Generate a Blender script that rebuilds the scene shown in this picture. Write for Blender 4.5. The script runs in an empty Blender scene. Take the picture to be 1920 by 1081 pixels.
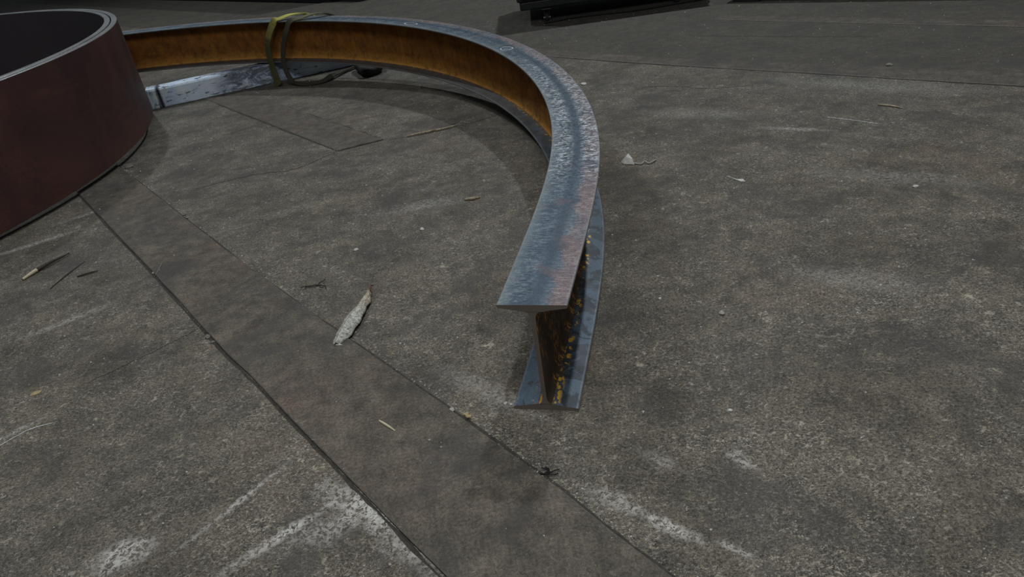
import bpy, math, random
import numpy as np
from mathutils import Vector, noise
random.seed(11)
sc = bpy.context.scene
col = sc.collection

# ------------------------------------------------------------------ camera
F_PX, PITCH, ROLL, CAM_H = 1314.44, 0.519311, -0.158217, 0.726041
cam_data = bpy.data.cameras.new('camera')
cam = bpy.data.objects.new('camera', cam_data); col.objects.link(cam)
fw = Vector((0, math.cos(PITCH), -math.sin(PITCH)))
r0 = Vector((1, 0, 0)); u0 = r0.cross(fw)
rr = math.cos(ROLL)*r0 + math.sin(ROLL)*u0
uu = -math.sin(ROLL)*r0 + math.cos(ROLL)*u0
from mathutils import Matrix
M = Matrix((rr, uu, -fw)).transposed().to_4x4(); M.translation = Vector((0, 0, CAM_H))
cam.matrix_world = M
cam_data.sensor_width = 36.0
cam_data.lens = F_PX/1920*36.0
cam_data.clip_start = 0.02; cam_data.clip_end = 200
sc.camera = cam

# ------------------------------------------------------------------ world, lamps, exposure
w = bpy.data.worlds.new('hall_light'); sc.world = w; w.use_nodes = True
w.node_tree.nodes['Background'].inputs[0].default_value = (0.82, 0.93, 1.0, 1)
w.node_tree.nodes['Background'].inputs[1].default_value = 0.06
def area(name, loc, target, size, power, colr=(1, 1, 1)):
    d = bpy.data.lights.new(name, 'AREA'); d.shape = 'DISK'; d.size = size
    d.energy = power; d.color = colr
    o = bpy.data.objects.new(name, d); col.objects.link(o); o.location = loc
    o.rotation_euler = (Vector(target)-Vector(loc)).to_track_quat('-Z', 'Y').to_euler()
    return o
area('bay_or_fill_lamp', (3.2, 8.0, 8.0), (0.0, 2.0, 0), 0.30, 290, (0.92, 0.97, 1.0))
area('bay_or_fill_lamp', (-4.2, 8.6, 8.0), (-1.0, 2.2, 0), 0.30, 190, (0.92, 0.97, 1.0))
area('bay_or_fill_lamp', (0.35, -0.15, 2.9), (0.25, 0.5, 0), 1.2, 31, (1.0, 0.975, 0.93))
area('bay_or_fill_lamp', (-1.1, 0.4, 3.3), (-.9, 1.6, 0), 1.0, 17, (0.97, 0.98, 1.0))  # added fill from the left front, brightens timber, rings and web
sc.view_settings.view_transform = 'Standard'
sc.view_settings.look = 'None'
sc.view_settings.gamma = 1.0
sc.view_settings.use_curve_mapping = False
sc.view_settings.exposure = 0.0

# ------------------------------------------------------------------ node helpers
class NT:
    def __init__(s, name):
        s.m = bpy.data.materials.new(name); s.m.use_nodes = True
        s.t = s.m.node_tree; s.b = s.t.nodes['Principled BSDF']
    def n(s, k): return s.t.nodes.new(k)
    def put(s, sock, v):
        if isinstance(v, bpy.types.NodeSocket): s.t.links.new(v, sock)
        elif v is not None:
            if sock.type == 'RGBA' and len(v) == 3: v = (*v, 1)
            sock.default_value = v
    def coord(s, which='Object'): return s.n('ShaderNodeTexCoord').outputs[which]
    def geo(s): return s.n('ShaderNodeNewGeometry')
    def mapping(s, v, loc=(0,0,0), rot=(0,0,0), scale=(1,1,1)):
        m = s.n('ShaderNodeMapping'); s.put(m.inputs[0], v)
        m.inputs[1].default_value = loc; m.inputs[2].default_value = rot; m.inputs[3].default_value = scale
        return m.outputs[0]
    def noise(s, v, scale, detail=4, rough=.55, dist=0.0, color=False):
        m = s.n('ShaderNodeTexNoise'); s.put(m.inputs['Vector'], v)
        m.inputs['Scale'].default_value = scale; m.inputs['Detail'].default_value = detail
        m.inputs['Roughness'].default_value = rough; m.inputs['Distortion'].default_value = dist
        return m.outputs['Color' if color else 'Fac']
    def vor(s, v, scale, feature='F1', rnd=1.0, out='Distance'):
        m = s.n('ShaderNodeTexVoronoi'); m.feature = feature; s.put(m.inputs['Vector'], v)
        m.inputs['Scale'].default_value = scale; m.inputs['Randomness'].default_value = rnd
        return m.outputs[out]
    def ramp(s, f, a, b, lo=0.0, hi=1.0):       # clamped linear map a..b -> lo..hi
        m = s.n('ShaderNodeMapRange'); s.put(m.inputs[0], f)
        m.inputs[1].default_value = a; m.inputs[2].default_value = b
        m.inputs[3].default_value = lo; m.inputs[4].default_value = hi
        m.interpolation_type = 'SMOOTHSTEP' if False else 'LINEAR'
        return m.outputs[0]
    def math(s, op, a, b=None, c=None):
        m = s.n('ShaderNodeMath'); m.operation = op; s.put(m.inputs[0], a)
        if b is not None: s.put(m.inputs[1], b)
        if c is not None: s.put(m.inputs[2], c)
        return m.outputs[0]
    def mul(s, a, b): return s.math('MULTIPLY', a, b)
    def add(s, a, b): return s.math('ADD', a, b)
    def mix(s, f, a, b, mode='MIX'):
        m = s.n('ShaderNodeMix'); m.data_type = 'RGBA'; m.blend_type = mode
        s.put(m.inputs[0], f); s.put(m.inputs[6], a); s.put(m.inputs[7], b)
        return m.outputs[2]
    def sep(s, v):
        m = s.n('ShaderNodeSeparateXYZ'); s.put(m.inputs[0], v); return m.outputs
    def bump(s, h, strength=.4, dist=.001, normal=None):
        m = s.n('ShaderNodeBump'); s.put(m.inputs['Height'], h)
        m.inputs['Strength'].default_value = strength; m.inputs['Distance'].default_value = dist
        if normal is not None: s.put(m.inputs['Normal'], normal)
        return m.outputs[0]
    def done(s, color=None, rough=.6, metal=0.0, normal=None, spec=None):
        if color is not None: s.put(s.b.inputs['Base Color'], color)
        s.put(s.b.inputs['Roughness'], rough); s.put(s.b.inputs['Metallic'], metal)
        if normal is not None: s.put(s.b.inputs['Normal'], normal)
        if spec is not None: s.b.inputs['Specular IOR Level'].default_value = spec
        return s.m

# pale scuffs that have a place of their own on the floor: x, y, length, width, angle, strength
SCUFFS = [
    (-0.245, 0.715, 0.13, 0.035, -0.72, 1.0), (-0.375, 0.688, 0.10, 0.012, 0.62, 1.0),
    (-0.300, 0.700, 0.10, 0.035, 0.3, 0.55), (-0.592, 0.706, 0.06, 0.035, 0.3, 1.0),
    (-0.445, 0.775, 0.13, 0.008, 0.85, .7), (0.150, 0.607, 0.060, 0.013, -0.75, 1.3),
    (0.215, 0.560, 0.030, 0.008, -0.75, .9), (0.275, 0.700, 0.040, 0.014, -1.0, .6),
    (-0.17, 0.63, 0.12, 0.03, -0.72, .6), (-1.374, 1.989, 0.15, 0.022, 0.5, .8), (-1.29, 2.19, 0.14, .02, .6, .6),
    (0.885, 1.93, 0.13, 0.02, -0.62, .6), (0.70, 2.2, 0.22, 0.07, -0.6, .3), (1.25, 2.22, .4, .08, -.8, .3),
    (-0.20, 1.80, 0.16, 0.05, 0.1, .35), (0.09, 0.665, .05, .02, -.7, .6), (-0.06, 0.93, .16, .03, -.8, .35),
    (0.64, 1.10, .14, .05, -.6, .3), (0.95, 1.50, .2, .05, -.6, .3), (0.17, 0.72, .05, .015, -.8, .4),
    (-0.56, 2.62, .15, .03, -.95, .6), (-.95, 1.02, .10, .01, .7, .7), (-1.02, 1.45, .12, .02, .6, .5),
]
STAINS = [(-0.050, 0.640, .055, .035, 0.9, .55), (-0.09, 0.78, .06, .05, 0, .35), (-0.19, .96, .05, .04, .5, .35),
          (0.02, 1.72, .16, .08, .4, .35), (-0.66, 1.02, .014, .010, .3, .6), (0.32, .86, .12, .07, .4, .3),
          (0.62, 2.05, .18, .10, -.5, .4), (.85, 1.15, .18, .10, .3, .3), (-.40, 1.35, .20, .08, 0, .3),
          (-.30, 1.85, .25, .10, .4, .3), (-.82, 1.62, .1, .06, 0.4, .3), (-.95, 1.85, .10, .06, 0.4, .3)]

def floor_material(name, plate=False):
    k = NT(name); P = k.geo().outputs['Position']
    big = k.noise(P, 1.1, 3, .5); mid = k.noise(P, 7.0, 6, .62); mid2 = k.noise(P, 26.0, 5, .62)
    grain = k.noise(P, 210.0, 5, .78); fine = k.noise(P, 700.0, 3, .8)
    if plate:
        c = k.mix(k.ramp(mid, .36, .64), (.088, .080, .070), (.138, .123, .106))
        c = k.mix(k.ramp(k.noise(P, 3.7, 4, .6), .48, .68), c, (.135, .105, .088))
    else:
        c = k.mix(k.ramp(mid, .36, .64), (.058, .053, .045), (.110, .100, .084))
        c = k.mix(k.ramp(k.noise(P, 2.9, 4, .6), .54, .70), c, (.120, .096, .078))
    c = k.mix(k.ramp(big, .38, .62, 0, .35), c, (.090, .092, .088))
    c = k.mix(1.0, c, k.mix(k.ramp(mid2, .32, .68), (.58, .58, .58), (1.38, 1.37, 1.34)), 'MULTIPLY')
    g = .55 if plate else 1.0
    lo, hi = 1-.55*g, 1+.65*g
    c = k.mix(1.0, c, k.mix(k.ramp(grain, .40, .60), (lo,)*3, (hi, hi, hi*.985)), 'MULTIPLY')
    lo, hi = 1-.50*g, 1+.65*g
    c = k.mix(1.0, c, k.mix(k.ramp(fine, .36, .64), (lo,)*3, (hi,)*3), 'MULTIPLY')
    # mortar crumbs and worn aggregate: pale flecks of several sizes that come in drifts
    drift = k.add(k.ramp(k.noise(P, 4.5, 5, .7, .3), .40, .66), k.mul(k.ramp(k.noise(P, 17.0, 4, .7), .48, .62), .5))
    for sc_, t0, am, ax in ((62.0, .600, .60, 1.0), (120.0, .575, .62, 1.7), (260.0, .560, .60, 1.5)):
        q = k.mapping(P, rot=(0, 0, .7 if sc_ < 200 else -.5), scale=(1, ax, 1))
        t1 = t0+(.05 if plate else 0)
        sp = k.ramp(k.noise(q, sc_, 4, .75, .8), t1, t1+.045)
        c = k.mix(k.mul(sp, k.mul(k.add(k.mul(drift, .62), .16), am*(.6 if plate else 1.35))), c, (.60, .57, .49))
    # drag scratches, two directions
    for ang, dens in ((.55, .60), (-.75, .60)):
        q = k.mapping(P, rot=(0, 0, ang), scale=(5, 85, 1))
        s_ = k.ramp(k.noise(q, 1.6, 4, .75), .63, .73)
        s_ = k.mul(s_, k.ramp(k.noise(P, 2.1+ang, 3, .6), .46, .62))
        s_ = k.mul(s_, k.ramp(fine, .35, .6))
        c = k.mix(k.mul(s_, dens*(.35 if plate else .8)), c, (.42, .40, .36))
    # curly worn filaments of cement paste
    for sc_, am in ((48.0, .26), (130.0, .30)):
        rd = k.ramp(k.math('ABSOLUTE', k.add(k.noise(P, sc_, 3, .7, .9), -.5)), .030, .006)
        rd = k.mul(rd, k.add(k.mul(drift, .8), .30))
        c = k.mix(k.mul(rd, am*(.35 if plate else 1.0)), c, (.40, .38, .34))
    c = k.mix(1.0, c, (.86, .83, .79), 'MULTIPLY')
    # dark pits
    pit = k.ramp(k.noise(P, 60.0, 3, .6), .36, .28)
    c = k.mix(k.mul(pit, .45), c, (.045, .042, .04))
    if not plate:      # smoother bays beyond the cross strip, darkened to put light falloff into the colour
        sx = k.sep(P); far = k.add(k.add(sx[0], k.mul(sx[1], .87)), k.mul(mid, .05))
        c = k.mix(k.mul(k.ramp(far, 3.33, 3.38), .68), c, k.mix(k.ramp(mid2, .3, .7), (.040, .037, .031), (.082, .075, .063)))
    # broad oily patches
    oil = k.ramp(k.noise(P, 5.2, 5, .7, .5), .53, .62)
    c = k.mix(k.mul(oil, .55), c, (.062, .060, .060))
    def blob(x, y, L, W_, a, amt, c, colr, speck):
        q = k.mapping(P, loc=(-x, -y, 0))
        q = k.mapping(q, rot=(0, 0, -a)); q = k.mapping(q, scale=(1/L, 1/W_, 0))
        v = k.n('ShaderNodeVectorMath'); v.operation = 'LENGTH'; k.put(v.inputs[0], q)
        d = k.add(v.outputs['Value'], k.mul(k.add(mid2, -.5), 1.6))
        f = k.ramp(d, 1.0, .2)
        if speck: f = k.mul(f, k.ramp(k.noise(P, 125.0, 5, .8, .7), .455, .535))
        return k.mix(k.mul(f, min(1, amt*.9)), c, colr)
    # (Mapping nodes apply scale, then rotation, then location; each step is its own node)
    for s_ in STAINS:
        c = blob(*s_, c, (.050, .046, .044), False)
    if not plate:
        for s_ in SCUFFS: c = blob(*s_, c, (.58, .57, .54), True)
    h = k.add(k.mul(grain, .7), k.add(k.mul(fine, .35), k.mul(mid2, .8)))
    return k.done(c, k.ramp(mid2, .3, .7, .72, .9), 0.0, k.bump(h, .30 if not plate else .18, .0025), .35)

def steel_material(name, zone):
    """mill-scaled hot rolled steel; UV.x runs along the bar in metres, UV.y across it in metres"""
    k = NT(name); U = k.coord('UV'); s_ = k.sep(U); v = s_[1]
    P = U
    mid = k.noise(P, 14, 6, .65); fine = k.noise(P, 300, 4, .7); bit = k.noise(P, 70, 5, .7, .6)
    if zone in ('top', 'bottom'):
        c = k.mix(k.ramp(mid, .36, .64), (.038, .068, .104), (.098, .142, .188))
        # band of smooth blue scale along the middle
        c = k.mix(k.ramp(k.math('ABSOLUTE', k.add(v, .004)), .014, .004, 0, .75), c, (.052, .078, .112))
        if zone == 'top':
            # outer third: flaked, pinkish; wrinkled transverse crazing where the bar was bent
            outer = k.ramp(k.add(v, k.mul(k.add(k.noise(P, 24, 5, .7), -.5), .06)), -.016, -.030)
            c = k.mix(k.mul(outer, k.ramp(k.noise(P, 9, 5, .6), .34, .60, .25, .95)), c, (.205, .150, .150))
            cr = k.noise(k.mapping(P, scale=(230, 60, 1)), 1.0, 4, .7, 1.0)
            zone_s = k.mul(k.ramp(s_[0], .40, .55), k.ramp(s_[0], 1.6, 1.15))
            side = k.ramp(k.math('ABSOLUTE', k.add(v, .004)), .005, .018)
            c = k.mix(k.mul(k.mul(k.ramp(cr, .51, .56), side), k.add(k.mul(zone_s, .80), .22)), c, (.46, .49, .52))
            c = k.mix(k.mul(k.mul(k.ramp(cr, .47, .42), side), k.add(k.mul(zone_s, .65), .22)), c, (.028, .038, .050))
            scale_ = k.noise(P, 120, 5, .75, 1.0)
            c = k.mix(1.0, c, k.mix(k.ramp(scale_, .40, .60), k.mix(k.ramp(s_[0], .25, .5), (.80,)*3, (.55,)*3), k.mix(k.ramp(s_[0], .25, .5), (1.22,)*3, (1.5,)*3)), 'MULTIPLY')
            patch = k.ramp(k.noise(P, 16, 5, .7, .5), .56, .62)
            c = k.mix(k.mul(patch, k.ramp(s_[0], .55, .35, 0, .55)), c, (.135, .105, .115))
            inner = k.ramp(k.add(v, k.mul(k.add(bit, -.5), .03)), .030, .050)
            c = k.mix(k.mul(inner, .55), c, (.22, .265, .28))
        else:
            # dark loose scale against pale blue, with yellow rust along the root
            patch = k.ramp(k.noise(P, 22, 4, .6, 1.2), .50, .54)
            c = k.mix(k.mul(patch, .85), c, (.032, .040, .050))
            av = k.math('ABSOLUTE', v)
            root = k.mul(k.ramp(av, .008, .012), k.ramp(av, .024, .018))
            spot = k.ramp(k.vor(k.mapping(P, scale=(.8, 1.3, 1)), 80), .46, .40)
            gate = k.ramp(k.noise(P, 24, 3, .6), .49, .54)
            c = k.mix(k.mul(k.mul(root, spot), gate), c, (.78, .48, .06))
            dust = k.mul(k.ramp(av, .030, .010), k.ramp(bit, .50, .62))
            c = k.mix(k.mul(dust, .6), c, (.30, .17, .05))
            far = k.ramp(s_[0], .9, 1.6)
            c = k.mix(k.mul(far, k.ramp(mid, .3, .7, .55, .85)), c, (.120, .106, .094))
        # worn bright arris
        e = k.ramp(k.add(k.math('ABSOLUTE', v), k.mul(k.add(bit, -.5), .006)), .0475, .0515)
        c = k.mix(k.mul(e, .55), c, (.24, .255, .26))
        c = k.mix(1.0, c, k.mix(k.ramp(fine, .3, .7), (.72,)*3, (1.30,)*3), 'MULTIPLY')
        return k.done(c, k.ramp(mid, .3, .7, .42, .62), .35, k.bump(k.add(bit, k.mul(fine, .5)), .30, .0012), .5)
    if zone == 'web':
        z = v      # height on the web
        c = k.mix(k.ramp(mid, .32, .68), (.165, .062, .014), (.36, .145, .026))
        c = k.mix(k.ramp(k.noise(k.mapping(P, scale=(40, 9, 1)), 1, 5, .7), .45, .65, 0, .55), c, (.12, .052, .016))
        # loose orange rust gathered low on the web
        low = k.ramp(k.add(z, k.mul(k.add(bit, -.5), .09)), .060, .015)
        c = k.mix(k.mul(low, .75), c, (.60, .30, .07))
        c = k.mix(k.ramp(k.noise(P, 26, 5, .7), .52, .66, 0, .6), c, (.085, .042, .016))
        c = k.mix(k.ramp(bit, .60, .68, 0, .45), c, (.50, .27, .08))
        c = k.mix(1.0, c, k.mix(k.ramp(fine, .3, .7), (.66,)*3, (1.34,)*3), 'MULTIPLY')
        return k.done(c, .85, .0, k.bump(k.add(bit, fine), .35, .001), .2)
    if zone == 'web_outer':
        c = k.mix(k.ramp(mid, .35, .65), (.045, .032, .024), (.085, .056, .038))
        st = k.ramp(k.noise(k.mapping(P, scale=(210, 75, 1)), 1, 4, .7, .6), .53, .60)
        gate = k.ramp(k.noise(k.mapping(P, scale=(14, 5, 1)), 1, 3, .6), .44, .56)
        c = k.mix(k.mul(st, gate), c, (.75, .34, .05))
        return k.done(c, .8, .1, k.bump(bit, .3, .001), .3)
    if zone == 'cut':
        P = k.coord('Object')
        c = k.mix(k.noise(P, 40, 5, .6), (.16, .135, .115), (.26, .225, .19))
        st = k.ramp(k.noise(k.mapping(P, scale=(30, 30, 900)), 1, 2, .6), .4, .7)
        c = k.mix(k.mul(st, .5), c, (.20, .18, .16))
        return k.done(c, .55, .15, None, .4)

def ring_material(name, kind):
    k = NT(name); P = k.coord('Object')
    mid = k.noise(P, 3.2, 5, .6, .4); fine = k.noise(P, 260, 4, .7); sm = k.noise(P, 9, 4, .6)
    if kind == 'outside':
        c = k.mix(k.ramp(mid, .36, .64), (.062, .034, .033), (.115, .052, .045))
        c = k.mix(k.ramp(sm, .60, .72, 0, .75), c, (.040, .026, .030))
        q = k.mapping(P, scale=(2.0, 2.0, 14)); c = k.mix(k.ramp(k.noise(q, 1.4, 4, .6), .58, .72, 0, .4), c, (.145, .062, .046))
        r = .52
    elif kind == 'inside':
        c = k.mix(mid, (.080, .070, .084), (.115, .098, .108)); r = .55
    else:
        c = k.mix(k.ramp(sm, .3, .7), (.155, .165, .172), (.25, .258, .262))
        c = k.mix(k.ramp(k.noise(P, 90, 4, .7), .55, .7, 0, .4), c, (.38, .38, .37)); r = .42
    c = k.mix(1.0, c, k.mix(k.ramp(fine, .3, .7), (.80,)*3, (1.20,)*3), 'MULTIPLY')
    return k.done(c, r, .2 if kind != 'edge' else .45, k.bump(fine, .12, .0006), .35)

def timber_material(name):
    k = NT(name); P = k.coord('Object')
    mid = k.noise(P, 7, 5, .65, .8); grain = k.noise(k.mapping(P, scale=(3, 34, 34)), 2.0, 5, .7, .8); fine = k.noise(P, 160, 4, .7)
    c = k.mix(k.ramp(mid, .35, .65), (.56, .72, 1.0), (.80, .92, 1.0))
    scuff = k.noise(k.mapping(P, rot=(.3, .7, .2), scale=(5, 9, 14)), 1.6, 5, .75, 1.2)
    c = k.mix(k.ramp(scuff, .60, .68, 0, .9), c, (.030, .036, .055))
    c = k.mix(k.ramp(k.noise(k.mapping(P, rot=(0, .9, .3), scale=(9, 14, 40)), 1.5, 5, .75, .5), .58, .62, 0, .9), c, (.05, .07, .11))
    c = k.mix(k.ramp(grain, .60, .68, 0, .55), c, (.10, .12, .18))
    left = k.sep(P)[0]
    st = k.noise(k.mapping(P, rot=(0, .5, 0), scale=(95, 20, 12)), 1, 4, .7, .6)
    c = k.mix(k.mul(k.ramp(left, -.515, -.535), k.ramp(st, .50, .60)), c, (.05, .06, .09))
    # black mark where the tape ends, and grime towards the middle
    m = k.mul(k.ramp(k.math('ABSOLUTE', k.add(left, .522)), .014, .004), k.ramp(mid, .38, .52))
    c = k.mix(m, c, (.02, .025, .04))
    g = k.mul(k.mul(k.ramp(left, -.28, -.16), k.ramp(left, .13, .04)), k.ramp(scuff, .36, .52))
    c = k.mix(k.mul(g, .85), c, (.045, .048, .06))
    # hatch of wear strokes
    c = k.mix(1.0, c, k.mix(k.ramp(fine, .3, .7), (.90,)*3, (1.12,)*3), 'MULTIPLY')
    return k.done(c, .62, 0, k.bump(k.add(grain, scuff), .5, .003), .4)

def simple(name, a, b, scale=60, rough=.7, metal=0.0, third=None, bump=.2, coord='Object'):
    k = NT(name); P = k.coord(coord)
    n = k.noise(P, scale, 5, .65)
    c = k.mix(k.ramp(n, .35, .65), a, b)
    if third: c = k.mix(k.ramp(k.noise(P, scale*.37, 4, .6), .55, .66), c, third)
    return k.done(c, rough, metal, k.bump(n, bump, .001))

def webbing_material(name, a, b, dirt):
    k = NT(name); U = k.coord('UV'); n = k.noise(U, 26, 5, .65); f = k.noise(U, 240, 3, .7)
    rib = k.math('SINE', k.mul(k.sep(U)[0], 1400))
    c = k.mix(k.ramp(n, .35, .65), a, b)
    # grime grows along the length (the lower end has dragged on the floor)
    low = k.ramp(k.add(k.sep(U)[0], k.mul(k.add(n, -.5), .35)), .10, .34)
    c = k.mix(k.mul(low, .93), c, dirt)
    c = k.mix(1.0, c, k.mix(k.ramp(f, .3, .7), (.65,)*3, (1.3,)*3), 'MULTIPLY')
    return k.done(c, .85, 0, k.bump(k.add(rib, f), .3, .0008), .2)

def leaf_material():
    k = NT('dry_leaf'); U = k.coord('UV'); u, v = k.sep(U)[0], k.sep(U)[1]
    vein = k.noise(k.mapping(U, rot=(0, 0, .5), scale=(34, 7, 1)), 1, 5, .75, .8)
    c = k.mix(k.ramp(vein, .40, .62), (.20, .205, .18), (.74, .75, .70))
    ochre = k.mul(k.ramp(k.add(u, k.mul(k.add(vein, -.5), .3)), .52, .75), k.ramp(k.noise(k.mapping(U, scale=(4, 14, 1)), 1, 4, .6), .42, .60))
    c = k.mix(k.mul(ochre, .75), c, (.42, .30, .13))
    c = k.mix(k.ramp(u, .95, .99), c, (.14, .035, .015))
    mid = k.ramp(k.math('ABSOLUTE', k.add(v, -.42)), .05, .015)
    c = k.mix(k.mul(mid, .75), c, (.16, .15, .11))
    return k.done(c, .75, 0, k.bump(vein, .5, .0015), .25)

# ------------------------------------------------------------------ mesh helpers
def tag(o, label=None, cat=None, group=None, kind=None):
    if label: o['label'] = label
    if cat: o['category'] = cat
    if group: o['group'] = group
    if kind: o['kind'] = kind
    return o
def mesh_obj(name, V, Fc, mats, parent=None, mi=None, uv=None, smooth=False, loc=None):
    me = bpy.data.meshes.new(name); me.from_pydata([tuple(map(float, v)) for v in V], [], Fc)
    for m in (mats if isinstance(mats, (list, tuple)) else [mats]): me.materials.append(m)
    if mi is not None: me.polygons.foreach_set('material_index', mi)
    if uv is not None:
        L = me.uv_layers.new(name='UVMap')
        flat = [c for f in uv for p in f for c in p]; L.data.foreach_set('uv', flat)
    if smooth: me.polygons.foreach_set('use_smooth', [True]*len(me.polygons))
    me.update(); me.validate()
    o = bpy.data.objects.new(name, me); col.objects.link(o)
    if loc is not None: o.location = loc
    if parent: o.parent = parent
    return o
def empty(name, loc=(0, 0, 0), rz=0.0):
    o = bpy.data.objects.new(name, None); col.objects.link(o); o.location = loc; o.rotation_euler.z = rz
    o.empty_display_size = .05
    return o
def box(x0, x1, y0, y1, z0, z1, bev=0.0):
    """box with chamfered vertical and horizontal edges (26 faces when bev > 0)"""
    import bmesh
    bm = bmesh.new(); bmesh.ops.create_cube(bm, size=1)
    for v in bm.verts:
        v.co = Vector(((x0+x1)/2+v.co.x*(x1-x0), (y0+y1)/2+v.co.y*(y1-y0), (z0+z1)/2+v.co.z*(z1-z0)))
    if bev: bmesh.ops.bevel(bm, geom=bm.edges[:], offset=bev, segments=2, affect='EDGES', profile=.5)
    V = [tuple(v.co) for v in bm.verts]; bm.verts.ensure_lookup_table()
    Fc = [[v.index for v in f.verts] for f in bm.faces]; bm.free()
    return V, Fc
def join(parts):
    V, Fc = [], []
    for v, f in parts:
        b = len(V); V += list(v); Fc += [[i+b for i in q] for q in f]
    return V, Fc
def prism(poly, z0, z1, inset=0.0):
    n = len(poly); V = [(x, y, z0) for x, y in poly]
    cx = sum(p[0] for p in poly)/n; cy = sum(p[1] for p in poly)/n
    if inset:
        V += [(x, y, z1-inset) for x, y in poly]
        # chamfer inwards along the local bisector
        P = []
        for i in range(n):
            a = Vector(poly[i-1]); b = Vector(poly[i]); c = Vector(poly[(i+1) % n])
            e1 = (b-a).normalized(); e2 = (c-b).normalized()
            nn = Vector((-(e1.y+e2.y), e1.x+e2.x)).normalized()
            P.append((b.x+nn.x*inset, b.y+nn.y*inset))
        V += [(x, y, z1) for x, y in P]; L = 3
    else:
        V += [(x, y, z1) for x, y in poly]; L = 2
    Fc = [list(range(n))[::-1], [(L-1)*n+i for i in range(n)]]
    for l in range(L-1):
        for i in range(n): j = (i+1) % n; Fc.append([l*n+i, l*n+j, (l+1)*n+j, (l+1)*n+i])
    return V, Fc
def cylinder(p, axis, r, h, n=20, bev=0.0):
    a = Vector(axis).normalized(); s = a.orthogonal().normalized(); t = a.cross(s)
    prof = [(-h/2, r-bev), (-h/2+bev, r), (h/2-bev, r), (h/2, r-bev)] if bev else [(-h/2, r), (h/2, r)]
    V = []; Fc = []
    for (d, q) in prof:
        for i in range(n):
            g = 2*math.pi*i/n; V.append(tuple(Vector(p)+a*d+(s*math.cos(g)+t*math.sin(g))*q))
    for l in range(len(prof)-1):
        for i in range(n): j = (i+1) % n; Fc.append([l*n+i, l*n+j, (l+1)*n+j, (l+1)*n+i])
    Fc.append(list(range(n))[::-1]); Fc.append([(len(prof)-1)*n+i for i in range(n)])
    return V, Fc
def smooth_path(pts, n=60):
    """Catmull-Rom through pts"""
    P = [Vector(p) for p in pts]; P = [P[0]*2-P[1]]+P+[P[-1]*2-P[-2]]; out = []
    segs = len(P)-3
    for i in range(n+1):
        u = i/n*segs; k = min(int(u), segs-1); t = u-k; a, b, c, d = P[k:k+4]
        out.append(.5*((2*b)+(c-a)*t+(2*a-5*b+4*c-d)*t*t+(3*b-a-3*c+d)*t**3))
    return out
def tube(pts, radii, n=8, cap=True):
    P = [Vector(p) for p in pts]; V = []; Fc = []; up = Vector((0, 0, 1))
    for i, p in enumerate(P):
        t = (P[min(i+1, len(P)-1)]-P[max(i-1, 0)]).normalized(); s = t.cross(up)
        if s.length < 1e-3: s = Vector((1, 0, 0))
        s.normalize(); q = s.cross(t)
        for k in range(n):
            g = 2*math.pi*k/n; V.append(tuple(p+(s*math.cos(g)+q*math.sin(g))*radii[i]))
    for i in range(len(P)-1):
        for k in range(n): j = (k+1) % n; Fc.append([i*n+k, i*n+j, (i+1)*n+j, (i+1)*n+k])
    if cap: Fc += [list(range(n))[::-1], [(len(P)-1)*n+k for k in range(n)]]
    return V, Fc
def ribbon(pts, width_vec, thick, n=70, wfun=None):
    """flat webbing: pts smoothed; width_vec is one vector or a list of vectors"""
    P = smooth_path(pts, n)
    Wv = smooth_path(width_vec, n) if isinstance(width_vec, list) else [Vector(width_vec)]*(n+1)
    V = []; Fc = []; UV = []; acc = 0; S = []
    prof = [(-1, -.5), (-1, .5), (-.5, .72), (.5, .72), (1, .5), (1, -.5), (.5, -.72), (-.5, -.72)]
    for i, p in enumerate(P):
        t = (P[min(i+1, n)]-P[max(i-1, 0)]).normalized(); wv = Wv[i]; wl = wv.length
        wv = (wv-t*wv.dot(t)).normalized()*wl; nn = t.cross(wv).normalized()
        if i: acc += (p-P[i-1]).length
        S.append(acc)
        for a, b in prof: V.append(tuple(p+wv*a*.5+nn*b*thick))
    m = len(prof)
    for i in range(n):
        for k in range(m):
            j = (k+1) % m; Fc.append([i*m+k, i*m+j, (i+1)*m+j, (i+1)*m+k])
            UV.append([(S[i], k*.006), (S[i], (k+1)*.006), (S[i+1], (k+1)*.006), (S[i+1], k*.006)])
    Fc += [list(range(m))[::-1], [n*m+k for k in range(m)]]
    UV += [[(0, 0)]*m, [(acc, 0)]*m]
    return V, Fc, UV

# ------------------------------------------------------------------ the floor and its inlaid steel strips
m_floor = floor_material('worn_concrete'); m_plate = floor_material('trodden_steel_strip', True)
m_worn = simple('worn_strip_edge', (.115, .110, .100), (.20, .19, .175), 90, .6)
m_joint = simple('joint_dirt', (.030, .027, .024), (.065, .058, .048), 120, .95)
m_chalk = simple('chalk', (.42, .43, .43), (.62, .63, .64), 300, .95, bump=.1)
Vf, Ff = [], []
xs = [-26, -8, -2.5, -1, 0, 1, 2.5, 6, 20]; ys = [-6, 0, .8, 1.6, 2.4, 3.2, 5, 9, 18, 34]
for y in ys:
    for x in xs: Vf.append((x, y, 0))
for j in range(len(ys)-1):
    for i in range(len(xs)-1):
        a = j*len(xs)+i; Ff.append([a, a+1, a+1+len(xs), a+len(xs)])
floor = tag(mesh_obj('floor', Vf, Ff, m_floor), kind='structure')

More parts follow.
